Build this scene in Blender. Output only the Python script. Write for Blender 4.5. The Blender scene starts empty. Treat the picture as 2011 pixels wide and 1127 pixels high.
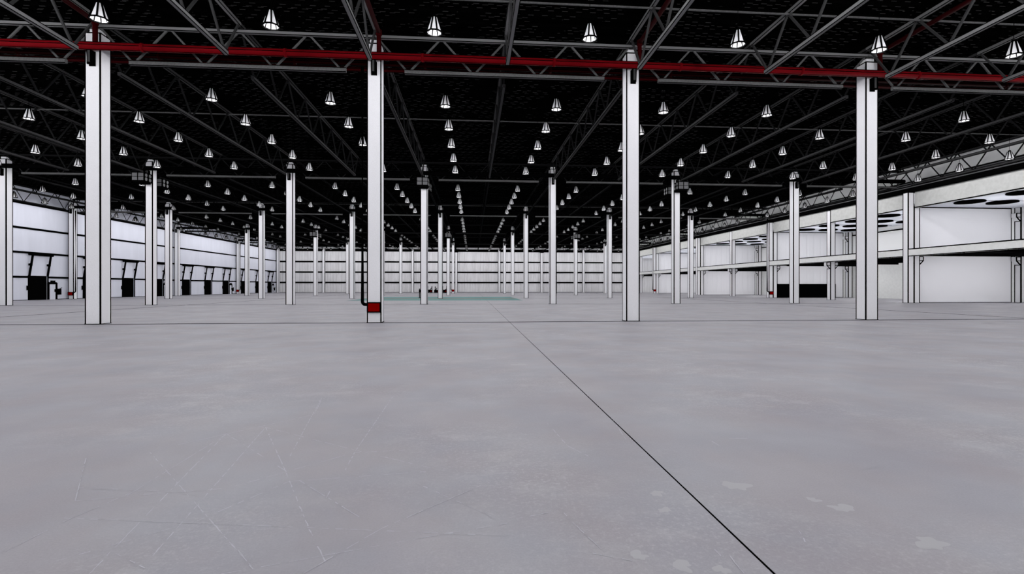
import bpy, math, random
from mathutils import Vector
random.seed(7)
SC = bpy.context.scene
C = SC.collection

# ------------------------------------------------------------------ layout
F_PX = 984.6
YAW = 0.0792448
CAM_H = 1.641
CX0, BAY = -4.43, 12.0              # column lines
R1, RP = 23.151, 23.4686            # front plane of the first column row, row pitch
CS = 0.634                          # column side
HC = CS / 2


def colx(k): return CX0 + BAY * k
def rowy(n): return R1 + (n - 1) * RP
def gy(n): return rowy(n) + HC       # centre line of a row


def in_view(x, y, z, m=60):
    c, s = math.cos(YAW), math.sin(YAW)
    zc = x * s + y * c
    if zc < 0.5:
        return False
    u = 1005.5 + F_PX * (x * c - y * s) / zc
    v = 563.5 - F_PX * (z - CAM_H) / zc
    return -m < u < 2011 + m and -m < v < 1127 + m


ORD = ['zeroth', 'first', 'second', 'third', 'fourth', 'fifth', 'sixth', 'seventh', 'eighth', 'ninth', 'tenth',
       'eleventh', 'twelfth', 'thirteenth', 'fourteenth', 'fifteenth', 'sixteenth', 'seventeenth', 'eighteenth',
       'nineteenth', 'twentieth']
ORD += ['twenty-' + ORD[i] for i in range(1, 10)] + ['thirtieth']

# ------------------------------------------------------------------ materials


def mat(name, color, rough=0.6, metal=0.0, emit=0.0, spec=0.5):
    m = bpy.data.materials.new(name)
    m.use_nodes = True
    b = m.node_tree.nodes['Principled BSDF']
    b.inputs['Base Color'].default_value = (*color, 1)
    b.inputs['Roughness'].default_value = rough
    b.inputs['Metallic'].default_value = metal
    b.inputs['Specular IOR Level'].default_value = spec
    if emit:
        b.inputs['Emission Color'].default_value = (*color, 1)
        b.inputs['Emission Strength'].default_value = emit
    return m


def noisy(m, scale, c1, c2, lo=0.4, hi=0.6, detail=3, stretch=(1, 1, 1)):
    """base colour mottled between two colours, in object space"""
    nt = m.node_tree
    b = nt.nodes['Principled BSDF']
    tc = nt.nodes.new('ShaderNodeTexCoord')
    mp = nt.nodes.new('ShaderNodeMapping')
    mp.inputs['Scale'].default_value = stretch
    nz = nt.nodes.new('ShaderNodeTexNoise')
    nz.inputs['Scale'].default_value = scale
    nz.inputs['Detail'].default_value = detail
    cr = nt.nodes.new('ShaderNodeValToRGB')
    cr.color_ramp.elements[0].position = lo
    cr.color_ramp.elements[0].color = (*c1, 1)
    cr.color_ramp.elements[1].position = hi
    cr.color_ramp.elements[1].color = (*c2, 1)
    nt.links.new(tc.outputs['Object'], mp.inputs['Vector'])
    nt.links.new(mp.outputs['Vector'], nz.inputs['Vector'])
    nt.links.new(nz.outputs['Fac'], cr.inputs['Fac'])
    nt.links.new(cr.outputs['Color'], b.inputs['Base Color'])
    return cr


WHITE = mat('white_column_paint', (0.84, 0.835, 0.87), 0.75, spec=0.1)
noisy(WHITE, 25, (0.765, 0.762, 0.785), (0.815, 0.812, 0.84), 0.35, 0.65, 4)
WALLP = mat('bluish_white_wall_panel', (0.80, 0.81, 0.88), 0.75, spec=0.1)
noisy(WALLP, 1.2, (0.66, 0.675, 0.755), (0.70, 0.715, 0.80), 0.35, 0.65, 4, (1, 1, 0.15))
FARP = mat('light_grey_corrugated_panel', (0.78, 0.775, 0.80), 0.75, spec=0.1)
noisy(FARP, 1.5, (0.62, 0.615, 0.63), (0.72, 0.715, 0.735), 0.35, 0.65, 4, (1, 1, 0.1))
GREYP = mat('grey_concrete_panel', (0.70, 0.70, 0.69), 0.8, spec=0.1)
noisy(GREYP, 3, (0.71, 0.715, 0.705), (0.76, 0.765, 0.755), 0.35, 0.65, 4)
BEAMP = mat('grey_beam_concrete', (0.52, 0.525, 0.51), 0.8, spec=0.1)
noisy(BEAMP, 3, (0.49, 0.495, 0.48), (0.55, 0.555, 0.54), 0.35, 0.65, 4)
CLERE = mat('pale_clerestory_sheet', (0.93, 0.935, 0.93), 0.8, spec=0.1)
CROSSP = mat('pale_cross_wall', (0.90, 0.895, 0.93), 0.8, spec=0.05)
PALE = mat('pale_soffit', (0.82, 0.84, 0.92), 0.8, spec=0.1)
BLACK = mat('black_paint', (0.0015, 0.0015, 0.0016), 0.9, spec=0.0)
EDGE = mat('black_edging', (0.001, 0.001, 0.001), 0.9, spec=0.0)
JSTEEL = mat('mid_grey_joist_steel', (0.175, 0.175, 0.178), 0.7, spec=0.1)
WEBB = mat('distance_dimmed_web_steel', (0.014, 0.014, 0.0145), 0.8, spec=0.0)  # web steel copy, darkening with distance put into its colour
STEEL = mat('dark_grey_steel', (0.06, 0.06, 0.062), 0.7, spec=0.1)
noisy(STEEL, 14, (0.075, 0.075, 0.076), (0.105, 0.105, 0.106), 0.35, 0.65, 3)
STEELD = mat('darker_web_steel', (0.04, 0.04, 0.041), 0.7, spec=0.1)
FARSTEEL = mat('distance_darkened_steel', (0.012, 0.012, 0.0125), 0.8, spec=0.0)  # copy of the truss steel with distance darkening put into the colour
MIDST = mat('distance_dimmed_joist_steel', (0.040, 0.0395, 0.041), 0.8, spec=0.05)  # same joist steel a step darker, distance fading put into the colour
RED = mat('red_sprinkler_paint', (0.145, 0.0015, 0.004), 0.7, spec=0.03)
DRED = mat('deep_red_pipe_paint', (0.030, 0.0008, 0.0016), 0.7, spec=0.03)
BOXRED = mat('red_cabinet_enamel', (0.20, 0.0, 0.0), 0.8, spec=0.0)
PANEL = mat('charcoal_panel', (0.10, 0.10, 0.105), 0.6, spec=0.2)
SHADE = mat('lamp_shade_white', (0.80, 0.80, 0.82), 0.5, emit=0.12, spec=0.1)
INNER = mat('lamp_inner_grey', (0.055, 0.055, 0.057), 0.7, spec=0.0)
SHADE.cycles.emission_sampling = 'NONE'

# deck: black steel with thin grey dashes along the ribs
DECK = mat('black_roof_deck', (0.001, 0.001, 0.001), 0.9, spec=0.0)


def build_deck_mat():
    nt = DECK.node_tree
    b = nt.nodes['Principled BSDF']
    tc = nt.nodes.new('ShaderNodeTexCoord')
    sp = nt.nodes.new('ShaderNodeSeparateXYZ')
    nt.links.new(tc.outputs['Object'], sp.inputs[0])

    def mth(op, a, bb=None):
        n = nt.nodes.new('ShaderNodeMath')
        n.operation = op
        for i, v in enumerate((a, bb)):
            if v is None:
                continue
            if isinstance(v, (int, float)):
                n.inputs[i].default_value = v
            else:
                nt.links.new(v, n.inputs[i])
        return n.outputs[0]
    yy = mth('DIVIDE', sp.outputs['Y'], 0.235)
    fr = mth('FRACT', yy)
    row = mth('FLOOR', yy)
    line = mth('LESS_THAN', fr, 0.16)
    sh = mth('MULTIPLY', row, 0.377)
    xx = mth('FRACT', mth('ADD', mth('DIVIDE', sp.outputs['X'], 0.62), sh))
    dash = mth('LESS_THAN', xx, 0.40)
    nz = nt.nodes.new('ShaderNodeTexNoise')
    nz.inputs['Scale'].default_value = 0.5
    nt.links.new(tc.outputs['Object'], nz.inputs['Vector'])
    patch = mth('GREATER_THAN', nz.outputs['Fac'], 0.46)
    f = mth('MULTIPLY', mth('MULTIPLY', line, dash), patch)
    mx = nt.nodes.new('ShaderNodeMix')
    mx.data_type = 'RGBA'
    nt.links.new(f, mx.inputs['Factor'])
    mx.inputs['A'].default_value = (0.001, 0.001, 0.001, 1)
    mx.inputs['B'].default_value = (0.06, 0.06, 0.06, 1)
    nt.links.new(mx.outputs['Result'], b.inputs['Base Color'])


build_deck_mat()

# polished concrete floor
FLOOR = mat('polished_concrete', (0.36, 0.355, 0.385), 0.62, spec=0.12)


def build_floor_mat():
    nt = FLOOR.node_tree
    b = nt.nodes['Principled BSDF']
    tc = nt.nodes.new('ShaderNodeTexCoord')

    def noise(scale, detail, st, rough=0.55):
        mp = nt.nodes.new('ShaderNodeMapping')
        mp.inputs['Scale'].default_value = st
        nz = nt.nodes.new('ShaderNodeTexNoise')
        nz.inputs['Scale'].default_value = scale
        nz.inputs['Detail'].default_value = detail
        nz.inputs['Roughness'].default_value = rough
        nt.links.new(tc.outputs['Object'], mp.inputs['Vector'])
        nt.links.new(mp.outputs['Vector'], nz.inputs['Vector'])
        return nz.outputs['Fac']

    def ramp(f, p0, c0, p1, c1):
        cr = nt.nodes.new('ShaderNodeValToRGB')
        cr.color_ramp.elements[0].position = p0
        cr.color_ramp.elements[0].color = (*c0, 1)
        cr.color_ramp.elements[1].position = p1
        cr.color_ramp.elements[1].color = (*c1, 1)
        nt.links.new(f, cr.inputs['Fac'])
        return cr.outputs['Color']

    def mix(mode, a, bb, fac):
        mx = nt.nodes.new('ShaderNodeMix')
        mx.data_type = 'RGBA'
        mx.blend_type = mode
        for key, v in (('A', a), ('B', bb)):
            if isinstance(v, tuple):
                mx.inputs[key].default_value = (*v, 1)
            else:
                nt.links.new(v, mx.inputs[key])
        if isinstance(fac, float):
            mx.inputs['Factor'].default_value = fac
        else:
            nt.links.new(fac, mx.inputs['Factor'])
        return mx.outputs['Result']
    base = ramp(noise(0.55, 5, (1, 1, 1)), 0.32, (0.375, 0.362, 0.388), 0.68, (0.44, 0.44, 0.465))
    tint = ramp(noise(0.9, 3, (1, 1, 1)), 0.40, (1.015, 0.985, 1.00), 0.60, (0.985, 0.99, 1.03))
    c = mix('MULTIPLY', base, tint, 1.0)
    blot = ramp(noise(2.2, 7, (1, 1.3, 1), 0.65), 0.50, (0, 0, 0), 0.72, (1, 1, 1))
    zone = ramp(noise(0.33, 2, (1, 1, 1)), 0.42, (0, 0, 0), 0.66, (1, 1, 1))
    c = mix('MIX', c, (0.53, 0.53, 0.55), mix('MULTIPLY', mix('MULTIPLY', blot, zone, 1.0), (0.8, 0.8, 0.8), 1.0))
    fine = ramp(noise(26, 4, (1, 1, 1), 0.7), 0.50, (0, 0, 0), 0.74, (1, 1, 1))
    c = mix('MIX', c, (0.56, 0.56, 0.58), mix('MULTIPLY', mix('MULTIPLY', fine, zone, 1.0), (0.95, 0.95, 0.95), 1.0))
    grain = ramp(noise(70, 2, (1, 1, 1), 0.6), 0.35, (0.965, 0.965, 0.965), 0.65, (1.035, 1.035, 1.035))
    c = mix('MULTIPLY', c, grain, 1.0)
    nt.links.new(c, b.inputs['Base Color'])


build_floor_mat()

SCRATCH = mat('pale_scratch', (0.56, 0.56, 0.61), 0.7, spec=0.1)


def build_scratch_mat(m, scale, lo, hi):
    nt = m.node_tree
    b = nt.nodes['Principled BSDF']
    tc = nt.nodes.new('ShaderNodeTexCoord')
    nz = nt.nodes.new('ShaderNodeTexNoise')
    nz.inputs['Scale'].default_value = scale
    nz.inputs['Detail'].default_value = 3
    cr = nt.nodes.new('ShaderNodeValToRGB')
    cr.color_ramp.elements[0].position = lo
    cr.color_ramp.elements[0].color = (0, 0, 0, 1)
    cr.color_ramp.elements[1].position = hi
    cr.color_ramp.elements[1].color = (0.8, 0.8, 0.8, 1)
    nt.links.new(tc.outputs['Object'], nz.inputs['Vector'])
    nt.links.new(nz.outputs['Fac'], cr.inputs['Fac'])
    nt.links.new(cr.outputs['Color'], b.inputs['Alpha'])


BLOTCH = mat('pale_blotch', (0.49, 0.487, 0.51), 0.7, spec=0.1)
TEAL = mat('teal_floor_paint', (0.11, 0.27, 0.26), 0.6, spec=0.1)
BROWN = mat('brown_floor_paint', (0.20, 0.17, 0.15), 0.6, spec=0.1)

# ------------------------------------------------------------------ mesh helper


class MB:
    def __init__(s):
        s.v, s.f, s.mi = [], [], []

    def add(s, vs, fs, mi=0):
        n = len(s.v)
        s.v += [tuple(v) for v in vs]
        s.f += [tuple(i + n for i in f) for f in fs]
        s.mi += [mi] * len(fs)
        return s

    def box(s, x0, x1, y0, y1, z0, z1, mi=0):
        vs = [(x0, y0, z0), (x1, y0, z0), (x1, y1, z0), (x0, y1, z0), (x0, y0, z1), (x1, y0, z1), (x1, y1, z1), (x0, y1, z1)]
        return s.add(vs, [(0, 3, 2, 1), (4, 5, 6, 7), (0, 1, 5, 4), (1, 2, 6, 5), (2, 3, 7, 6), (3, 0, 4, 7)], mi)

    def bar(s, p, q, w, h=None, mi=0):
        """rectangular bar from p to q; w across, h the other way"""
        h = h or w
        p, q = Vector(p), Vector(q)
        d = (q - p).normalized()
        a = d.cross(Vector((0, 0, 1)))
        if a.length < 1e-4:
            a = Vector((1, 0, 0))
        a.normalize()
        b = a.cross(d)
        vs = []
        for o in (p, q):
            for i, j in ((-1, -1), (1, -1), (1, 1), (-1, 1)):
                vs.append(o + a * (i * w / 2) + b * (j * h / 2))
        return s.add(vs, [(0, 1, 2, 3), (7, 6, 5, 4), (0, 4, 5, 1), (1, 5, 6, 2), (2, 6, 7, 3), (3, 7, 4, 0)], mi)

    def tube(s, pts, r, n=12, mi=0, cap=True):
        pts = [Vector(p) for p in pts]
        rings = []
        for i, p in enumerate(pts):
            d = (pts[min(i + 1, len(pts) - 1)] - pts[max(i - 1, 0)]).normalized()
            a = d.cross(Vector((0, 0, 1)))
            if a.length < 1e-3:
                a = Vector((1, 0, 0))
            a.normalize()
            b = d.cross(a)
            rings.append([p + a * (r * math.cos(2 * math.pi * k / n)) + b * (r * math.sin(2 * math.pi * k / n)) for k in range(n)])
        vs = [v for rg in rings for v in rg]
        fs = []
        for i in range(len(pts) - 1):
            for k in range(n):
                k2 = (k + 1) % n
                fs.append((i * n + k, i * n + k2, (i + 1) * n + k2, (i + 1) * n + k))
        if cap:
            fs.append(tuple(reversed(range(n))))
            fs.append(tuple(range((len(pts) - 1) * n, len(pts) * n)))
        return s.add(vs, fs, mi)

    def prism(s, poly, axis, a0, a1, mi=0):
        """poly: 2D points in the plane across the axis ('x': (y,z); 'y': (x,z); 'z': (x,y))"""
        def P(u, v, w):
            return {'x': (w, u, v), 'y': (u, w, v), 'z': (u, v, w)}[axis]
        n = len(poly)
        vs = [P(u, v, a0) for u, v in poly] + [P(u, v, a1) for u, v in poly]
        fs = [tuple(range(n)), tuple(reversed(range(n, 2 * n)))]
        fs += [(i, (i + 1) % n, n + (i + 1) % n, n + i) for i in range(n)]
        return s.add(vs, fs, mi)

    def mesh(s, name, mats, smooth=False):
        me = bpy.data.meshes.new(name)
        me.from_pydata(s.v, [], s.f)
        for m in (mats if isinstance(mats, (list, tuple)) else [mats]):
            me.materials.append(m)
        me.polygons.foreach_set('material_index', s.mi)
        if smooth:
            me.polygons.foreach_set('use_smooth', [True] * len(s.f))
        import bmesh
        bm = bmesh.new()
        bm.from_mesh(me)
        bmesh.ops.recalc_face_normals(bm, faces=bm.faces)
        bm.to_mesh(me)
        bm.free()
        return me

    def build(s, name, mats, parent=None, loc=(0, 0, 0), smooth=False):
        return put(name, s.mesh(name, mats, smooth), parent, loc)


def put(name, me, parent=None, loc=(0, 0, 0), rz=0):
    o = bpy.data.objects.new(name, me)
    C.objects.link(o)
    o.location = loc
    o.rotation_euler = (0, 0, rz)
    if parent:
        o.parent = parent
    return o


def tag(o, label=None, cat=None, group=None, kind=None):
    if label:
        o['label'] = label
    if cat:
        o['category'] = cat
    if group:
        o['group'] = group
    if kind:
        o['kind'] = kind
    return o


def thing(name, loc, label, cat, group=None, rz=0):
    return tag(put(name, None, None, loc, rz), label, cat, group)


def struct(o, label=None):
    o['kind'] = 'structure'
    if label:
        o['label'] = label
    return o


XL, XR = colx(-4), colx(4)          # edge column lines
XW = -53.0                          # dock wall face
YF = 141.0                          # far wall face
YB = -12.0                          # where the built hall starts behind the camera
ZR = 13.55                          # underside of the roof deck
XE = 56.3                           # outer wall face behind the mezzanine

# ------------------------------------------------------------------ floor and its joints
fl = MB().box(XW - 0.3, XE + 0.3, YB, YF + 0.3, -0.2, 0).build('floor', FLOOR)
struct(fl, 'grey polished concrete floor with pale scratches')
jt = MB()
for x, hw in ((1.72, 0.007), (-25.25, 0.09), (28.6, 0.09)):
    jt.box(x - hw, x + hw, YB, YF, 0.0, 0.0015)
jt.build('joint', EDGE, fl)
jt = MB()
for n in range(1, 7):
    jt.box(XW, XE, rowy(n) - 0.17, rowy(n) + 0.11, 0.0, 0.0015)
jt.build('joint', EDGE, fl)
SCR = [[(-3.24, 5.3), (-1.29, 3.05)], [(-2.74, 5.83), (-2.18, 3.04)], [(-2.74, 5.83), (-1.64, 4.59)], [(-2.4, 6.05), (-1.7, 4.69), (-1.12, 3.53), (-0.8, 2.93)], [(-2.4, 6.05), (-2.1, 4.21), (-1.91, 3.02)], [(-2.21, 7.57), (-1.75, 4.96)], [(-1.18, 7.57), (-1.16, 5.06), (-1.13, 4.58)], [(-1.54, 4.35), (-1.92, 3.67), (-2.48, 3.2)], [(-1.54, 4.35), (-0.41, 4.49)], [(-3.03, 4.09), (-1.98, 4.25), (-1.16, 5.06), (-0.62, 5.09)], [(-2.88, 3.79), (-1.12, 3.51), (0.22, 3.29)], [(-2.7, 4.16), (-2.72, 5.78)], [(-1.43, 2.98), (-0.89, 3.14), (-0.18, 3.35), (0.24, 3.46)], [(-1.46, 4.37), (-0.8, 3.64)], [(-1.14, 4.18), (-1.13, 3.99)], [(-2.4, 6.05), (-1.18, 5.14), (-0.38, 4.58)], [(-0.47, 4.24), (0.17, 3.54)], [(-0.61, 3.46), (0.07, 4.14)], [(-2.88, 3.34), (-2.83, 3.78), (-2.68, 4.31)], [(-0.96, 2.95), (-0.61, 3.46)], [(-3.79, 5.27), (-3.03, 4.09)], [(-1.49, 3.29), (-1.27, 3.02)], [(-3.04, 5.45), (-2.02, 6.6), (-2.18, 7.48)], [(-2.18, 3.26), (-1.81, 3.02)], [(-3.2, 4.35), (-2.35, 4.2)], [(0.65, 3.64), (0.71, 3.39), (0.82, 3.02)], [(0.9, 5.96), (0.98, 5.09), (1.12, 4.77)], [(1.73, 6.13), (1.64, 5.21)], [(2.53, 5.18), (2.54, 4.96)], [(2.77, 5.21), (2.96, 5.19)], [(0.26, 3.51), (0.55, 3.6)], [(0.74, 3.03), (0.95, 2.93)], [(1.56, 2.93), (1.55, 2.75)], [(1.51, 3.09), (1.51, 2.94)], [(2.19, 3.2), (2.11, 3.01)]]
sc = MB()
for L in SCR:
    for (ax, ay), (bx, by) in zip(L, L[1:]):
        n = max(1, int(math.hypot(bx - ax, by - ay) / 0.05))
        zz = 0.0008 + 0.00006 * SCR.index(L)
        for i in range(n):
            a, b = i / n, (i + 1) / n
            w = random.uniform(0.0025, 0.0085)
            if random.random() < 0.32:
                continue
            p = Vector((ax + (bx - ax) * a + random.uniform(-.004, .004), ay + (by - ay) * a, 0))
            q = Vector((ax + (bx - ax) * b, ay + (by - ay) * b, 0))
            d = (q - p).normalized()
            s_ = Vector((-d.y, d.x, 0)) * (w / 2)
            z = Vector((0, 0, zz))
            sc.add([p - s_ + z, q - s_ + z, q + s_ + z, p + s_ + z], [(0, 1, 2, 3)])
tag(sc.build('scratch', SCRATCH, fl), kind='stuff')
bl = MB()
for (x, y), r in zip([(1.01, 2.99), (1.23, 2.86), (2.17, 3.97), (1.46, 3.87), (1.41, 3.58), (1.44, 2.80), (0.99, 10.5), (2.62, 3.66), (2.74, 3.51), (2.92, 2.98)],
                     [.07, .08, .13, .07, .06, .06, .2, .06, .1, .12]):
    n = 40
    ring = []
    ph = [random.uniform(0, 6.28) for _ in range(6)]
    for k in range(n):
        rr = r * (0.75 + sum(0.16 / (q + 1) ** 0.6 * math.sin((q + 2) * k * 6.2832 / n + ph[q]) for q in range(6)))
        ring.append((x + rr * math.cos(k * 2 * math.pi / n), y + 0.9 * rr * math.sin(k * 2 * math.pi / n), 0.001))
    bl.add(ring, [tuple(range(n))])
tag(bl.build('stain', BLOTCH, fl), kind='stuff')
tm = MB().box(-14.5, 6.0, 59.3, 79.6, 0.0, 0.004).build('floor_marking', TEAL)
tag(tm, 'teal painted rectangle with a brown stripe on the concrete floor', 'floor marking')
MB().box(-14.3, 5.8, 67.0, 69.3, 0.004, 0.006).build('stripe', BROWN, tm)

# ------------------------------------------------------------------ ceiling
ck = MB()
x0, x1 = XW - 0.3, XE + 0.3
ys, y = [], YB
prof = []
while y < YF:
    prof += [(y, ZR), (y + 0.32, ZR), (y + 0.42, ZR + 0.09), (y + 0.84, ZR + 0.09)]
    y += 0.94
prof.append((YF + 0.3, ZR))
vs = [(x0, a, b) for a, b in prof] + [(x1, a, b) for a, b in prof]
n = len(prof)
ck.add(vs, [(i, i + 1, n + i + 1, n + i) for i in range(n - 1)])
ck.add([(x0, YB, ZR + 0.3), (x1, YB, ZR + 0.3), (x1, YF + 0.3, ZR + 0.3), (x0, YF + 0.3, ZR + 0.3)], [(0, 1, 2, 3)])
struct(ck.build('ceiling', DECK), 'black ribbed steel roof deck')

# ------------------------------------------------------------------ walls


def corrugated(x0, x1, y, z0, z1, pitch=0.5, d=0.045):
    """ribbed sheet facing -Y"""
    m = MB()
    pr, x = [], x0
    while x < x1 - 1e-6:
        e = min(pitch, x1 - x)
        pr += [(x, y), (x + e * 0.55, y), (x + e * 0.7, y + d), (x + e * 0.85, y + d)]
        x += pitch
    pr += [(x1, y), (x1, y + 0.2), (x0, y + 0.2)]
    m.prism(pr, 'z', z0, z1)
    return m


wf = corrugated(XW, XE + 0.25, YF, 0, ZR, 0.75, 0.07).build('wall_far', FARP)
struct(wf, 'light grey corrugated end wall')
for z0, z1 in ((2.55, 2.95), (5.4, 5.8), (8.25, 8.65), (11.3, 12.0), (12.5, 13.5)):  # topmost is a black sheet added for the darkness behind the trusses
    MB().box(XW, XR, YF - 0.12, YF - 0.001, z0, z1).build('girt_or_dark_band', EDGE, wf)
struct(MB().box(XW, XR, YF - 0.06, YF - 0.001, 0, 0.10).build('baseboard_far', EDGE))

# dock wall, with real openings for the dock doors
dock = []
for n in range(0, 6):
    for off in (2.9, 10.6, 17.9):
        y0 = rowy(n) + off
        if y0 > 10:
            dock.append((y0, y0 + 2.6))
pers = [(rowy(n) + 20.5, rowy(n) + 21.95) for n in range(1, 6)]
wl = MB()
yy = YB
for y0, y1 in dock:
    wl.box(XW - 0.25, XW, yy, y0, 0, ZR)
    wl.box(XW - 0.25, XW, y0, y1, 2.95, ZR)
    yy = y1
wl.box(XW - 0.25, XW, yy, YF, 0, ZR)
wl = struct(wl.build('wall_left', WALLP), 'bluish white dock wall with black rails')
for z0, z1 in ((2.66, 2.90), (5.58, 5.82), (8.47, 8.71), (11.40, 11.66)):
    g = MB()
    yy = YB
    if z0 < 2.9:
        for y0, y1 in dock:
            g.box(XW + 0.001, XW + 0.10, yy, y0, z0, z1)
            yy = y1
    g.box(XW + 0.001, XW + 0.10, yy, YF - 0.13, z0, z1)
    g.build('girt_or_dark_band', EDGE, wl)
bb = MB()
yy = YB
for y0, y1 in dock:
    bb.box(XW + 0.001, XW + 0.03, yy, y0, 0, 0.07)
    yy = y1
bb.box(XW + 0.001, XW + 0.03, yy, YF - 0.13, 0, 0.07)
struct(bb.build('baseboard_left', EDGE))

# dock doors: black curtain, jambs, leaning tracks, shaft
dn = 0
for y0, y1 in dock:
    if y1 < 60:
        continue
    dn += 1
    d = struct(put('door_%d' % dn, None, None, (XW, y0, 0)), 'black dock door with leaning lift tracks')
    w = y1 - y0
    MB().box(-0.12, -0.06, 0, w, 0, 2.95).build('door_curtain', BLACK, d)
    MB().box(0.0, 0.08, -0.14, 0.0, 0, 3.0).build('jamb', EDGE, d)
    MB().box(0.0, 0.08, w, w + 0.14, 0, 3.0).build('jamb', EDGE, d)
    for yy in (0.0, w):
        MB().bar((0.06, yy, 2.9), (0.46, yy, 5.45), 0.16, 0.16).build('lift_track', EDGE, d)
        MB().box(0.05, 0.42, yy - 0.12, yy + 0.02, 4.15, 4.42).bar((0.02, yy, 4.3), (0.22, yy, 4.3), 0.1).build('track_bracket', EDGE, d)
    MB().tube([(0.3, -0.3, 5.5), (0.3, w + 0.5, 5.5)], 0.13).build('spring_shaft', EDGE, d)
    MB().box(0.0, 0.12, -0.34, -0.16, 1.2, 1.75).build('control_box', EDGE, d)
for y0, y1 in pers:
    if y1 < 60:
        continue
    dn += 1
    d = struct(put('door_%d' % dn, None, None, (XW, y0, 0)), 'white personnel door in a black frame')
    w = y1 - y0
    MB().box(0.001, 0.05, 0.2, w - 0.2, 0, 1.95).build('door_leaf', WALLP, d)
    MB().box(0.001, 0.09, -0.02, 0.26, 0, 2.12).box(0.001, 0.09, w - 0.26, w + 0.02, 0, 2.12).box(0.001, 0.09, 0.1, w - 0.1, 1.92, 2.2).build('frame', EDGE, d)
    MB().box(0.0, 0.25, w / 2 - 0.25, w / 2 + 0.2, 2.12, 2.4).build('exit_light', EDGE, d)
    MB().box(0.05, 0.14, w - 0.42, w - 0.2, 0.95, 1.3).build('door_handle', EDGE, d)
    bx = thing('switch_box', (XW, y1 + 0.12, 0.6),
               'small black switch box beside the personnel door past the %s column row' % ORD[int(round((y0 - R1) / RP + 0.1))], 'switch box')
    MB().box(0.001, 0.16, 0, 0.42, 0, 0.75).build('housing', EDGE, bx)
    MB().bar((0.08, 0.2, 0.72), (0.2, 0.45, 0.9), 0.06).build('handle', EDGE, bx)

# ------------------------------------------------------------------ columns
ZT = 12.68


def column_meshes(w, h, e):
    hw = w / 2
    b = MB().box(-hw, hw, -hw, hw, 0, h).mesh('shaft', WHITE)
    st = MB().box(-0.2, 0.2, -0.2, 0.2, h, h + 0.19).mesh('stub', WHITE)
    t = 0.006
    es = []
    for sx in (-1, 1):
        for sy in (-1, 1):
            m = MB()
            cx, cy = sx * hw, sy * hw
            xa, xb = sorted((cx + sx * t, cx - sx * e))
            ya, yb = sorted((cy + sy * t, cy))
            m.box(xa, xb, ya, yb, 0, h)
            ya2, yb2 = sorted((cy, cy - sy * e))
            xa2, xb2 = sorted((cx + sx * t, cx))
            m.box(xa2, xb2, ya2, yb2, 0, h)
            es.append(m.mesh('edge_strip', EDGE))
    cap = MB().box(-hw - t, hw + t, -hw - t, hw + t, h - 0.05, h + 0.004).mesh('cap_band', EDGE)
    foot = MB().box(-hw - 0.02, hw + 0.02, -hw - 0.02, hw + 0.02, 0, 0.025).mesh('foot_joint', EDGE)
    return b, st, es, cap, foot


COLM = column_meshes(CS, ZT, 0.042)
COLF = column_meshes(CS, ZT, 0.065)
WCOLM = column_meshes(CS, 12.0, 0.085)
BRK = MB().box(-0.09, 0.09, -HC - 0.22, -HC - 0.16, 11.22, 11.82).prism([(-HC - 0.22, 11.82), (-HC, 11.82), (-HC, 11.3), (-HC - 0.16, 11.22)], 'x', -0.11, -0.085).prism(
    [(-HC - 0.22, 11.82), (-HC, 11.82), (-HC, 11.3), (-HC - 0.16, 11.22)], 'x', 0.085, 0.11).box(-0.13, 0.13, -HC - 0.03, -HC, 11.2, 11.82).mesh('pipe_bracket', EDGE)
BRKF = MB().box(-0.05, 0.05, -HC - 0.226, -HC - 0.221, 11.3, 11.8).mesh('bracket_face', STEELD)


def add_column(name, x, y, label, ms, bracket=True, group=None, cat='column', stub=True):
    c = thing(name, (x, y, 0), label, cat, group)
    b, st, es, cap, foot = ms
    put('shaft', b, c)
    if stub:
        put('stub', st, c)
    for e in es:
        put('edge_strip', e, c)
    put('cap_band', cap, c)
    put('foot_joint', foot, c)
    if bracket:
        bo = put('pipe_bracket', BRK, c)
        put('bracket_face', BRKF, bo)
    return c


LINE = {-4: 'dock wall line', -3: 'first line from the dock wall', -2: 'second line from the dock wall',
        -1: 'third line from the dock wall', 0: 'middle line', 1: 'third line from the mezzanine',
        2: 'second line from the mezzanine', 3: 'line next to the mezzanine', 4: 'mezzanine edge'}
for n in range(1, 6):
    for k in range(-3, 4):
        if not in_view(colx(k), gy(n), 3, 30):
            continue
        extra = {(1, 0): ' with a red box', (2, 0): ''}.get((n, k), '')
        add_column('column', colx(k), gy(n),
                   'white square column%s in the %s row, on the %s' % (extra, ORD[n], LINE[k]), COLM if n < 2 else COLF)
for n in range(2, 7):
    y = gy(n) if n < 6 else YF - 0.5
    if in_view(XL, y, 3, 60):
        add_column('wall_column', XL, y, 'white column against the dock wall, %s row from the camera' % ORD[n], COLF, n < 6)
for k in range(-3, 4):
    y = YF - HC - 0.13
    add_column('end_wall_column', colx(k), y, 'white column against the far end wall, on the %s' % LINE[k].replace('mezzanine edge', 'mezzanine edge line'), WCOLM, False, stub=False)
    if k % 2 == 0 and k < 4:
        MB().prism([(-1.1, 12.0), (-0.5, 11.1), (0.5, 11.1), (1.1, 12.0)], 'y', -HC - 0.05, -HC - 0.01).build('black_haunch', EDGE, [o for o in C.objects if o.name.startswith('end_wall_column')][-1])

# ------------------------------------------------------------------ hose cabinets with their black drop pipes


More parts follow.
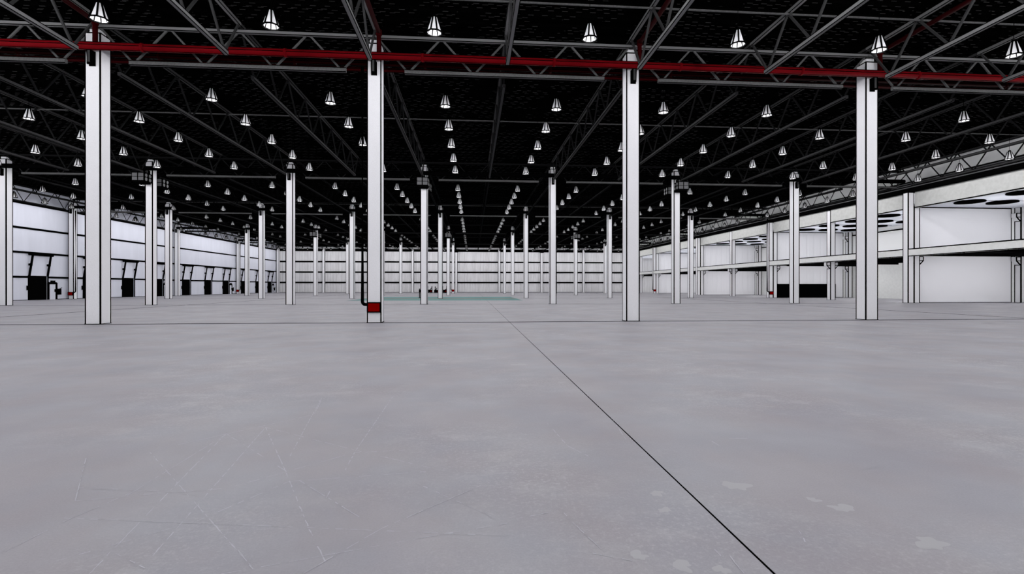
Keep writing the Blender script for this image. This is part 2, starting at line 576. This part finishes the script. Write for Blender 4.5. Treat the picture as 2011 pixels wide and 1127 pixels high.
def hose_cabinet(x, yf, label, side=-1):
    t = thing('hose_cabinet', (x, yf, 0), label, 'hose cabinet')
    MB().box(-0.245, 0.265, -0.13, 0, 0.515, 0.885).build('cabinet_body', BOXRED, t)
    rm = MB()
    for a in ((-0.30, 0.32, 0.885, 0.935), (-0.30, 0.32, 0.465, 0.515)):
        rm.box(a[0], a[1], -0.14, 0, a[2], a[3])
    rm.box(-0.30, -0.245, -0.14, 0, 0.515, 0.885).box(0.265, 0.32, -0.14, 0, 0.515, 0.885)
    rm.build('cabinet_rim', EDGE, t)
    xs = side * 0.53
    pts = [(xs, 0.06, 11.6), (xs, 0.06, 1.05)]
    for i in range(1, 7):
        a = i / 6 * math.pi / 2
        pts.append((xs - side * 0.17 * (1 - math.cos(a)), 0.06 - 0.15 * math.sin(a), 1.0 - 0.17 * math.sin(a)))
    pts.append((side * 0.29, -0.09, 0.83))
    MB().tube(pts, 0.072, 10).build('drop_pipe', EDGE, t, smooth=True)
    return t


hose_cabinet(colx(0), rowy(1) - 0.007, 'red hose cabinet low on the front column, black pipe curving into it')
hose_cabinet(colx(0), rowy(5) - 0.007, 'small dark hose cabinet on the middle column of the fifth row')
for n in (3, 5):
    hose_cabinet(XL, rowy(n) - 0.007, 'small red hose cabinet on the %s dock wall column' % ('nearer' if n == 3 else 'farther'), 1)
    hose_cabinet(XR + 0.0, rowy(n) - 0.007, 'small red hose cabinet on the mezzanine column of the %s row' % ORD[n], -1)
for n in (3, 5):
    t = thing('drain_pipe', (XW + 0.22, gy(n) + 0.75, 0), 'black drain pipe on the dock wall behind the %s row column' % ORD[n], 'pipe')
    MB().tube([(0, 0, 11.3), (0, 0, 0.0)], 0.06, 8).build('pipe_run', EDGE, t)
    MB().box(-0.1, 0.03, -0.08, 0.08, 6.0, 6.1).box(-0.1, 0.03, -0.08, 0.08, 3.0, 3.1).build('pipe_clip', EDGE, t)

# ------------------------------------------------------------------ red pipes


def pipe_run(name, y, z, r, m, label, x0=XL + 0.2, x1=XR - 0.95, couple=True):
    t = thing(name, (x0, y, z), label, 'pipe')
    MB().tube([(0, 0, 0), (x1 - x0, 0, 0)], r, 14).build('pipe_run', m, t, smooth=True)
    sm = MB()
    for a in (0.62, 1.0, 1.42):
        aa = math.pi * a
        sm.box(0, x1 - x0, r * math.cos(aa) - 0.012, r * math.cos(aa) + 0.004, r * math.sin(aa) - 0.014, r * math.sin(aa) + 0.014)
    if r > 0.08 and m is not BLACK:
        sm.build('seam', EDGE, t)
    if couple:
        cm = MB().tube([(-0.06, 0, 0), (0.06, 0, 0)], r + 0.025, 14).mesh('coupling', m, True)
        x = x0 + 2.0
        while x < x1 - 0.5:
            if in_view(x, y, z, 20):
                put('coupling', cm, t, (x - x0, 0, 0))
            x += 6.0
    return t


pipe_run('sprinkler_main', rowy(1) - 0.20, 11.99, 0.165, RED, 'thick red sprinkler main running across the front column row')
pipe_run('sprinkler_pipe', rowy(1) + 0.95, 12.13, 0.10, DRED, 'upper dark red pipe just behind the front column row')
pipe_run('sprinkler_pipe', rowy(1) + 0.95, 11.86, 0.10, DRED, 'lower dark red pipe just behind the front column row')
for n in range(2, 6):
    pipe_run('black_main', rowy(n) - 0.21, 12.02, 0.19, BLACK, 'thick black pipe running across the %s column row' % ORD[n], couple=False)
for k in range(-1, 3):
    t = thing('sprinkler_riser', (colx(k) + 0.25, rowy(1) - 0.2, 12.165),
              'dark red riser from the sprinkler main, on the %s' % LINE[k], 'pipe')
    MB().tube([(0, 0, 0), (0, 0, 0.88)], 0.10, 12).build('riser', DRED, t, smooth=True)
    MB().tube([(0, 0.1, 0.89), (0, -20.5, 0.89)], 0.10, 12).build('branch', DRED, t, smooth=True)
    MB().tube([(0, 0, 0.76), (0, 0, 1.0)], 0.13, 12).build('elbow', DRED, t, smooth=True)



def chord_x(x0, x1, w, z0, z1, m, name, e=0.026):
    mb = MB().box(x0, x1, -w, w, z0, z1)
    for y in (-w, w):
        for z in (z0, z1):
            mb.box(x0 - 0.004, x1 + 0.004, y - e / 2, y + e / 2, z - e / 2, z + e / 2, 1)
    return mb.mesh(name, [m, EDGE])


def chord_y(y0, y1, w, z0, z1, m, name, e=0.026):
    mb = MB().box(-w, w, y0, y1, z0, z1)
    for x in (-w, w):
        for z in (z0, z1):
            mb.box(x - e / 2, x + e / 2, y0 - 0.004, y1 + 0.004, z - e / 2, z + e / 2, 1)
    return mb.mesh(name, [m, EDGE])


# ------------------------------------------------------------------ row girders (trusses across, on the columns)
GT0, GT1 = 13.02, 13.17
GB0, GB1 = 11.43, 11.61


def girder(n, k):
    """from column k to column k+1 in row n"""
    x0 = colx(k)
    y = gy(n)
    fine = n <= 2
    t = thing('girder_truss', (x0, y, 0),
              'grey girder truss over the %s column row, %s bay from the dock wall' % (ORD[n], ORD[k + 5]), 'girder')
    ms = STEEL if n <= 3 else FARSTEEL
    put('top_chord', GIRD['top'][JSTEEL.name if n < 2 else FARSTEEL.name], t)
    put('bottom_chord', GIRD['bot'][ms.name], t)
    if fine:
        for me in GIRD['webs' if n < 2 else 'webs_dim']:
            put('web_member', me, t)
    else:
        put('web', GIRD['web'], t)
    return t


def girder_webs():
    tops = [0.12, 3, 6, 9, 11.88]
    bots = [1.5, 4.5, 7.5, 10.5]
    out = []
    for i, b in enumerate(bots):
        out.append(((tops[i] + (0.1 if i else 0.0), GT0), (b - 0.1, GB1)))
        out.append(((b + 0.1, GB1), (tops[i + 1] - (0.1 if i < 3 else 0.0), GT0)))
    return out


GIRD = {'top': {}, 'bot': {}, 'webs': [], 'webs_dim': []}
for m in (JSTEEL, STEEL, FARSTEEL):
    GIRD['top'][m.name] = chord_x(0.005, BAY - 0.009, 0.08, GT0, GT1, m, 'top_chord')
    GIRD['bot'][m.name] = chord_x(1.33, 10.69, 0.08, GB0, GB1, m, 'bottom_chord')
allw = MB()
for (xa, za), (xb, zb) in girder_webs():
    GIRD['webs'].append(MB().bar((xa, 0, za), (xb, 0, zb), 0.06, 0.08).mesh('web_member', STEEL))
    GIRD['webs_dim'].append(MB().bar((xa, 0, za), (xb, 0, zb), 0.06, 0.07).mesh('web_member', WEBB))
    allw.bar((xa, 0, za), (xb, 0, zb), 0.06, 0.07)
GIRD['web'] = allw.mesh('web', BLACK)  # far webs in black, their distance darkening put into the colour
for n in range(1, 7):
    for k in range(-4, 4):
        if any(in_view(colx(k) + a, gy(n), 12.5, 20) for a in (0, 3, 6, 9, 12)):
            if n < 6:
                girder(n, k)

# ------------------------------------------------------------------ roof joists (trusses in depth)
JT0, JT1 = 13.34, 13.50
JB0, JB1 = 11.50, 11.66
NODE = 2.934


def joist_parts():
    a, b = 1.33, RP - 1.2
    out = {}
    for m in (JSTEEL, MIDST, FARSTEEL):
        out['bot' + m.name] = chord_y(a, b, 0.08, JB0, JB1, m, 'bottom_chord')
        out['top' + m.name] = chord_y(0.02, RP - 0.02, 0.08, JT0, JT1, m, 'top_chord')
    webs = []
    bn = [1.55 + NODE * k for k in range(8)]
    bn[-1] = min(bn[-1], b - 0.15)
    tn = [0.08] + [1.55 + NODE * (k + 0.5) for k in range(7)] + [RP - 0.08]
    zt0 = JT0
    for i, y in enumerate(bn):
        webs.append(((tn[i] + (0.06 if i else 0), zt0), (y - 0.06, JB1)))
        webs.append(((y + 0.06, JB1), (tn[i + 1] - 0.06, zt0)))
    out['web_members'] = [MB().bar((0, p[0], p[1]), (0, q[0], q[1]), 0.085, 0.075).mesh('web_member', STEELD) for p, q in webs]
    out['web_members_dim'] = [MB().bar((0, p[0], p[1]), (0, q[0], q[1]), 0.075, 0.07).mesh('web_member', WEBB) for p, q in webs]
    w1, w2 = MB(), MB()
    for p, q in webs:
        w1.bar((0, p[0], p[1]), (0, q[0], q[1]), 0.055, 0.055)
    out['web'] = w1.mesh('web', BLACK)  # webs of the far bays, darkened with distance through the colour
    return out


JP = joist_parts()
nj = 0
for n in range(0, 6):
    for i in range(17):
        x = XL + 6.0 * i
        if i == 16:
            x = XR - 0.75
        if i == 0:
            x = XL + 0.0
        y = gy(n)
        if not any(in_view(x, y + a, 12.3, 10) for a in (2, 6, 10, 14, 18, 22)):
            continue
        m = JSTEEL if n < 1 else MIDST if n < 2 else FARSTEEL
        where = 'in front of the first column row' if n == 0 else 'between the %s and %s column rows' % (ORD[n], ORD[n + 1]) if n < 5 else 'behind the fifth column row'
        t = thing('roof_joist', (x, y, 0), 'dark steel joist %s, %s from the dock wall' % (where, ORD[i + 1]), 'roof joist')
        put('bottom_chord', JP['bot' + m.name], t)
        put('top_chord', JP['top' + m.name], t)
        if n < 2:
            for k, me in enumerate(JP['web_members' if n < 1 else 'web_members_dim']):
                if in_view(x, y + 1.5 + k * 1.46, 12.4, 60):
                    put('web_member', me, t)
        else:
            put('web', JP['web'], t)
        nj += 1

for y, nm in ((20.45, 'in front of the first column row'), (35.3, 'between the first and second column rows'), (72.6, 'just behind the third column row')):
    t = thing('bridging_bar', (XL + 0.2, y, 13.2), 'thin grey bridging bar across the joists %s' % nm, 'bridging bar')
    MB().box(0, XR - XL - 1.0, -0.03, 0.03, 0.05, 0.11).build('angle_bar', STEEL, t)
    cl = MB().box(-0.06, 0.06, -0.06, 0.06, 0.0, 0.16).mesh('clip', STEELD)
    if y < 40:
        for i in range(1, 16):
            if in_view(XL + 6 * i, y, 13.2, 0):
                put('clip', cl, t, (6.0 * i - 0.2, 0, 0))

# ------------------------------------------------------------------ lamps
NS = 8


def ring(r, z, n=NS, ph=0.5):
    return [(r * math.cos((k + ph) * 2 * math.pi / n), r * math.sin((k + ph) * 2 * math.pi / n), z) for k in range(n)]


RT, RB, ZT_, ZB_ = 0.125, 0.30, 11.84, 11.28
LZ = 11.28


def lamp_meshes(rw=0.055, rm=0.045):
    sh = MB()
    h = ZT_ - ZB_
    a, b, c, d = ring(RB, 0), ring(RT, h), ring(RB - 0.015, 0), ring(RT - 0.01, h - 0.02)
    vs = a + b + c + d
    fs = []
    for k in range(NS):
        k2 = (k + 1) % NS
        fs += [(k, k2, NS + k2, NS + k), (2 * NS + k, 3 * NS + k, 3 * NS + k2, 2 * NS + k2), (k, 2 * NS + k, 2 * NS + k2, k2)]
    fs += [tuple(NS + k for k in range(NS)), tuple(3 * NS + k for k in reversed(range(NS)))]
    sh.add(vs, fs)
    for k in range(NS):
        sh.mi[3 * k + 1] = 1
    sh.mi[-1] = 1
    rb = MB()
    for k in range(NS):
        rb.bar(Vector(a[k]) * 1.012, (b[k][0] * 1.02, b[k][1] * 1.02, h), rw, 0.03)
        rb.bar((c[k][0] * 0.98, c[k][1] * 0.98, 0.01), (d[k][0] * 0.98, d[k][1] * 0.98, h - 0.03), rw * 0.7, 0.015)
    rim = MB()
    for k in range(NS):
        rim.bar(Vector(a[k]) * 1.01, Vector(a[(k + 1) % NS]) * 1.01, rm, 0.04)
    rod = MB().tube([(0, 0, h), (0, 0, 13.545 - ZB_)], 0.012, 6)
    cap = MB().tube([(0, 0, h - 0.005), (0, 0, h + 0.10)], 0.085, 8)
    one = MB()
    for src, mi in ((sh, 0), (rb, 1), (rim, 1), (rod, 1), (cap, 1)):
        one.add(src.v, src.f, mi)
        if src is sh:
            one.mi = [2 * q for q in sh.mi]
    return sh.mesh('lamp_shade', [SHADE, INNER]), rb.mesh('rib_cage', EDGE), rim.mesh('rim', EDGE), rod.mesh('suspension_rod', EDGE), cap.mesh('ballast_cap', EDGE), one.mesh('pendant_lamp', [SHADE, EDGE, INNER]), one


LM = lamp_meshes()
LMID = lamp_meshes(0.085, 0.075)
LFAR = lamp_meshes(0.125, 0.11)
pos = []
rows = [(0, 5)] + [(n, j) for n in range(1, 6) for j in range(1, 6)]
for ri, (n, j) in enumerate(rows):
    y = rowy(n) + RP / 6 * j
    for i in range(16):
        x = XL + 3.0 + 6.0 * i
        pos.append((math.hypot(x, y), ri, i, x, y))
vis = [p for p in pos if in_view(p[3], p[4], 11.5, 15)]
vis.sort()
GRP = 'white cone lamps hanging in a grid under the roof'
rest = MB()
for q, (d, ri, i, x, y) in enumerate(vis):
    if q >= 300:
        rest.add([(a + x, b + y, c + LZ) for a, b, c in LFAR[6].v], LFAR[6].f)
        k = len(LFAR[6].f)
        rest.mi[-k:] = list(LFAR[6].mi)
        continue
    lab = 'white cone high-bay lamp in lamp row %s from the camera, %s from the dock wall' % (ORD[ri + 1], ORD[i + 1])
    if d < 45:
        t = thing('pendant_lamp', (x, y, LZ), lab, 'lamp', GRP)
        put('lamp_shade', LM[0], t)
        put('rib_cage', LM[1], t)
        put('rim', LM[2], t)
        put('suspension_rod', LM[3], t)
        put('ballast_cap', LM[4], t)
    else:
        tag(put('pendant_lamp', LFAR[5] if d > 92 else LMID[5] if d > 68 else LM[5], None, (x, y, LZ)), lab, 'lamp', GRP)
if rest.v:
    tag(rest.build('distant_lamp', [SHADE, EDGE, INNER]), 'tiny white cone lamps far off towards the end wall', 'lamp', GRP, 'stuff')

# ------------------------------------------------------------------ fan units on the column heads
FU = {}
FU['case'] = MB().box(-0.5, 0.5, -0.55, 0.55, 0.0, 0.78).mesh('unit_case', EDGE)
FU['panel'] = MB().box(-0.205, 0.205, -0.012, 0, -0.145, 0.145).mesh('vent_panel', PANEL)
FU['round'] = MB().tube([(0, 0, 0), (0.02, 0, 0)], 0.15, 12).mesh('fan_ring', PANEL)
FU['drip'] = MB().box(-0.42, 0.42, -0.5, 0.5, -0.1, 0).mesh('drip_tray', BLACK)


def fan_unit(x, y, label):
    t = thing('fan_unit', (x, y, 10.64), label, 'fan unit')
    put('unit_case', FU['case'], t)
    put('drip_tray', FU['drip'], t)
    for dx in (-0.25, 0.25):
        for dz in (0.22, 0.56):
            put('vent_panel', FU['panel'], t, (dx, -0.551, dz))
    for s in (-1, 1):
        for dy in (-0.26, 0.26):
            for dz in (0.22, 0.56):
                put('fan_ring', FU['round'], t, (s * 0.5 - (0.02 if s < 0 else 0), dy, dz))
    return t


for n in (2, 4):
    for k in (-2, 0, 2):
        fan_unit(colx(k), rowy(n) - 0.92, 'black fan unit before the %s row column, %s' % (ORD[n], LINE[k]))
        fan_unit(colx(k), rowy(n) + CS + 0.95, 'black fan unit behind the %s row column, %s' % (ORD[n], LINE[k]))

# ------------------------------------------------------------------ mezzanine
XM0, XM1 = 43.26, 43.95              # outer / inner faces of its column line
XMC = colx(4)                        # main mezzanine columns
XI, XO = 44.62, 55.35                # cross wall extent
MEZ = column_meshes(CS, 10.97, 0.075)
MIDM = column_meshes(CS, 4.64, 0.085)
MIDU = column_meshes(CS, 9.7, 0.085)


def corbel(parent, s, z=4.64, dx=0.42, dy=0.25, drop=0.40):
    m = MB()
    x0 = s * HC
    m.prism([(x0, z), (x0 + s * dx, z), (x0 + s * dx, z - drop), (x0, z - drop - 0.42)], 'y', -dy, dy)
    o = m.build('corbel', WHITE, parent)
    e = MB()
    for zz in (z - 0.01, z - drop):
        e.box(min(x0, x0 + s * dx), max(x0, x0 + s * dx), -dy - 0.008, -dy, zz - 0.04, zz + 0.04)
    e.bar((x0 + s * dx, -dy - 0.004, z - drop), (x0, -dy - 0.004, z - drop - 0.42), 0.08, 0.08)
    e.bar((x0 + s * dx, -dy - 0.004, z), (x0 + s * dx, -dy - 0.004, z - drop), 0.07, 0.07)
    e.bar((x0, -dy - 0.004, z - drop - 0.42), (x0, dy, z - drop - 0.42), 0.07, 0.07)
    e.build('corbel_edge', EDGE, o)


def simple_col(name, x, y, label, ms, cs=((1, 4.64),)):
    c = thing(name, (x, y, 0), label, 'column')
    b, st, es, cap, foot = ms
    put('shaft', b, c)
    for e in es:
        put('edge_strip', e, c)
    put('foot_joint', foot, c)
    for s, z in cs:
        corbel(c, s, z)
    return c


for n in range(1, 7):
    y = gy(n) if n < 6 else YF - 0.5
    simple_col('mezzanine_column', XMC, y, 'white column standing at the mezzanine edge in the %s row' % ORD[n], MEZ, ())
    simple_col('mezzanine_pier', XMC + CS + 0.05, y + 0.06, 'white pier with a corbel beside the mezzanine column of the %s row' % ORD[n], MIDU, ((1, 4.64),))
    simple_col('rear_column', 55.9, y + 0.06, 'white column with corbels behind the mezzanine, %s row' % ORD[n], MIDU, ((-1, 4.64), (-1, 9.1)))
for n in range(1, 6):
    y = gy(n) + RP / 2 if n < 5 else (gy(5) + YF - 0.5) / 2
    simple_col('mezzanine_post', XMC + 0.66, y, 'white post with two corbels halfway between mezzanine rows %s and %s' % (ORD[n], ORD[n + 1]), MEZ, ((1, 4.64), (-1, 4.64)))

for n in range(0, 6):
    ya, yb = gy(n) + HC + 0.02, (gy(n + 1) if n < 5 else YF - 0.5) - HC - 0.02
    nm = 'between column rows %s and %s' % (ORD[n], ORD[n + 1]) if n else 'before the first column row'
    lb = 'low edge beam of the mezzanine floor %s' % nm
    b = thing('floor_beam', (0, ya, 0), lb, 'beam')
    L = yb - ya
    MB().box(XM0 + 0.02, 43.9, 0.004, L - 0.004, 4.66, 5.38).build('beam_body', GREYP, b)
    MB().box(XM0 + 0.0, XM0 + 0.02, 0.004, L - 0.004, 5.31, 5.41).box(XM0 + 0.0, XM0 + 0.02, 0.004, L - 0.004, 4.63, 4.71).build('beam_edge', EDGE, b)
    b = thing('roof_beam', (0, ya, 0), 'deep upper beam of the mezzanine %s' % nm, 'beam')
    halves = [(0.004, L / 2 - HC - 0.02), (L / 2 + HC + 0.02, L - 0.004)] if n > 0 else [(0.004, L - 0.004)]
    for h0, h1 in halves:
        MB().box(XM1 - 0.02, XM1 + 0.3, h0, h1, 9.48, 11.1).build('beam_body', BEAMP, b)
        MB().box(XM1 - 0.04, XM1 - 0.02, h0, h1, 9.46, 9.56).build('beam_edge', EDGE, b)
    b = thing('cable_trough', (0, ya, 0), 'black ribbed trough above the mezzanine beam %s' % nm, 'cable trough')
    MB().box(XM0 - 0.05, XM0 + 0.35, -CS - 0.04, L - 0.02, 10.98, 12.02).build('trough_back', BLACK, b)
    for z in (11.05, 11.25, 11.45, 11.65, 11.85):
        MB().tube([(XM0 - 0.08, -CS - 0.04, z), (XM0 - 0.08, L - 0.02, z)], 0.055, 8).build('cable', PANEL if z > 11.3 else BLACK, b)
    # cross wall
for n in range(2, 6):
    y = rowy(n) + 0.77
    dd = 0.0005 if n == 2 else 0.03
    w = corrugated(XI, XO, 0, 0, 4.72, 1.07, dd)
    up = corrugated(XI, XO, 0, 5.3, 9.7, 1.07, dd)
    w.add(up.v, up.f)
    o = w.build('wall_partition_%d' % n, CROSSP, None, (0, y, 0))
    struct(o, 'pale cross wall under the mezzanine')
    MB().box(XI - 0.08, XI, -0.02, 0.0, 0, 9.7).box(XI, XO, -0.03, 0.0, 9.60, 9.7).box(XI, XO, -0.02, 0, 0, 0.05).box(XO - 0.07, XO, -0.03, 0, 0, 9.7).build('wall_edge', EDGE, o)
# black loading opening in the third row cross wall
t = thing('loading_recess', (0, rowy(3) + 0.34, 0), 'low black loading hatch across the cross wall in the third row', 'loading hatch')
MB().box(44.95, 53.7, 0.0, 0.30, 0, 1.95).build('hatch_curtain', BLACK, t)
MB().box(44.85, 44.95, -0.04, 0.30, 0, 2.0).box(53.7, 53.8, -0.04, 0.3, 0, 2.0).box(44.85, 53.8, -0.04, 0.3, 1.95, 2.02).build('hatch_frame', EDGE, t)

# slabs
sl = MB().box(XM1, XE, YB, YF, 4.85, 5.3).build('mezzanine_slab', GREYP)
struct(sl, 'concrete mezzanine floor with a dark underside')
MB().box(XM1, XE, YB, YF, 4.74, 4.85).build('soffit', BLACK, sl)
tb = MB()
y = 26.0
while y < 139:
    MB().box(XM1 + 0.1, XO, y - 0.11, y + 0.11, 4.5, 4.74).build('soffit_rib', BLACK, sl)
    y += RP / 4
us = MB().box(XM1 + 0.3, XE, YB, YF, 9.72, 9.95).build('upper_slab', PALE)
struct(us, 'pale upper slab over the mezzanine')
y = 24.6
while y < 118:
    MB().box(XM1 + 0.31, XO, y - 0.035, y + 0.035, 9.70, 9.72).build('soffit_joint', EDGE, us)
    y += RP / 5
vm = MB().tube([(0, 0, 0.0), (0, 0, 0.12)], 1.12, 28).mesh('vent_disc', BLACK)
vr = MB()
for k in range(28):
    a0, a1 = k * 2 * math.pi / 28, (k + 1) * 2 * math.pi / 28
    vr.bar((1.13 * math.cos(a0), 1.13 * math.sin(a0), 0.03), (1.13 * math.cos(a1), 1.13 * math.sin(a1), 0.03), 0.07, 0.08)
vr = vr.mesh('vent_rim', EDGE)
vi = 0
for a, y in enumerate([34.5 + 4.69 * q for q in range(15)]):
    for bcol, x in enumerate((46.95, 50.3, 53.65)):
        if abs(((y - gy(2)) / RP) - round((y - gy(2)) / RP)) * RP < 1.3:
            continue
        if not in_view(x, y, 9.6, 20):
            continue
        t = thing('round_vent', (x, y, 9.60), 'round black ceiling vent over the mezzanine, %s across, %s row from the camera' % (['edge one', 'middle one', 'rear one'][bcol], ORD[a + 1]),
                  'vent', 'round black vents in the mezzanine ceiling')
        put('vent_disc', vm, t)
        put('vent_rim', vr, t)

# outer wall behind the mezzanine, and the clerestory above its edge
wr = MB().box(XE, XE + 0.25, YB, YF, 0, 4.74).build('wall_right', GREYP)
struct(wr, 'grey outer wall behind the mezzanine')
MB().box(XE - 0.001, XE + 0.25, YB, YF, 4.74, 9.72).build('upper_panel', mat('bright_white_panel', (0.90, 0.90, 0.90), 0.8), wr)
MB().box(XE - 0.12, XE - 0.002, YB, YF, 9.1, 9.25).build('rail', EDGE, wr)
cw = MB().box(XM0 + 0.4, XM0 + 0.6, YB, YF, 11.12, ZR).build('wall_clerestory', CLERE)
struct(cw, 'light grey wall above the mezzanine edge')

# ------------------------------------------------------------------ small dark equipment far down the hall


def stacker(x, y, label, s=1.0, rz=0.0):
    t = thing('pallet_stacker', (x, y, 0), label, 'pallet stacker', None, rz)
    MB().box(-0.55 * s, 0.55 * s, -0.5, 0.5, 0.12, 0.85 * s).build('body', EDGE, t)
    for dx in (-0.5, 0.5):
        MB().box(dx * s - 0.09, dx * s + 0.09, -0.62, -0.46, 0.05, 1.75 * s).build('mast', EDGE, t)
    MB().bar((-0.1 * s, 0.4, 0.8 * s), (0.3 * s, 0.9, 1.3 * s), 0.12).build('handle', EDGE, t)
    for dx in (-0.28, 0.28):
        MB().box(dx * s - 0.09, dx * s + 0.09, -1.7, -0.6, 0.06, 0.16).build('fork', EDGE, t)
    for dx in (-0.45, 0.45):
        MB().tube([(dx * s - 0.06, 0.3, 0.1), (dx * s + 0.06, 0.3, 0.1)], 0.1, 10).build('wheel', BLACK, t)
    MB().box(0.1 * s, 0.5 * s, -0.51, -0.5, 0.35, 0.6).build('badge', BOXRED, t)
    return t


stacker(-10.6, 128.0, 'small black pallet stacker far away, nearer the dock wall of the pair', 1.0)
stacker(-8.9, 127.0, 'small black pallet stacker far away, half hidden behind a middle line column', 0.95, 0.3)
stacker(-6.7, 126.0, 'small black pallet stacker far away with one tall mast, beside a middle line column', 1.0, -0.2)
t = thing('hose_post', (-7.5, 72.6, 0), 'slim black hose post standing in front of the far middle columns', 'hose post')
MB().box(-0.06, 0.06, -0.06, 0.06, 0, 1.35).build('post', EDGE, t)
MB().tube([(-0.1, 0, 1.0), (0.12, 0, 1.0)], 0.2, 14).build('reel', EDGE, t)
MB().box(-0.16, 0.16, -0.16, 0.16, 0, 0.04).build('base', EDGE, t)

# ------------------------------------------------------------------ lights: one under each roof lamp, plus added fill rows behind the camera
PW = 0.15
ld = bpy.data.lights.new('lamp_and_fill_light', 'POINT')
ld.energy = 950 * PW
ld.color = (0.985, 0.98, 1.0)
ld.shadow_soft_size = 0.12
lrows = [rowy(n) + RP / 6 * j for n in range(-2, 6) for j in range(1, 6)]
for y in lrows:
    if y < -33:
        continue
    for i in range(16):
        lo = bpy.data.objects.new('lamp_and_fill_light', ld)
        C.objects.link(lo)
        lo.location = (XL + 3.0 + 6.0 * i, y, 11.2)
# mezzanine bays get hall light plus added fill lights that have no fixture
md = bpy.data.lights.new('mezzanine_fill', 'POINT')
md.energy = 1450 * PW
md.color = (0.98, 0.98, 1.0)
md.shadow_soft_size = 0.3
mu = md.copy()
mu.energy = 740 * PW
for n in range(1, 6):
    for a in (0.2, 0.5, 0.8):
        for x in (47.5, 52.5):
            for z, dd in ((3.5, md), (7.3, mu)):
                lo = bpy.data.objects.new('mezzanine_fill', dd)
                C.objects.link(lo)
                lo.location = (x, gy(n) + RP * a, z)

w = bpy.data.worlds.new('world')
SC.world = w
w.use_nodes = True
w.node_tree.nodes['Background'].inputs['Color'].default_value = (0.95, 0.96, 1.0, 1)
w.node_tree.nodes['Background'].inputs['Strength'].default_value = 0.8

# ------------------------------------------------------------------ camera
cd = bpy.data.cameras.new('camera')
cd.sensor_width = 36.0
cd.lens = F_PX / 2011 * 36.0
cd.clip_end = 500
cam = bpy.data.objects.new('camera', cd)
C.objects.link(cam)
cam.location = (0, 0, CAM_H)
cam.rotation_euler = (math.pi / 2 - 0.000965, 0, -YAW)
SC.camera = cam

SC.view_settings.view_transform = 'Standard'
SC.view_settings.look = 'None'
SC.view_settings.exposure = 0.0
SC.view_settings.gamma = 1.0
SC.view_settings.use_curve_mapping = False
SC.cycles.use_denoising = True
SC.cycles.max_bounces = 3
SC.cycles.diffuse_bounces = 2
SC.cycles.use_adaptive_sampling = True
SC.cycles.adaptive_threshold = 0.08
SC.cycles.adaptive_min_samples = 12
SC.cycles.sample_clamp_indirect = 4
SC.cycles.use_light_tree = True
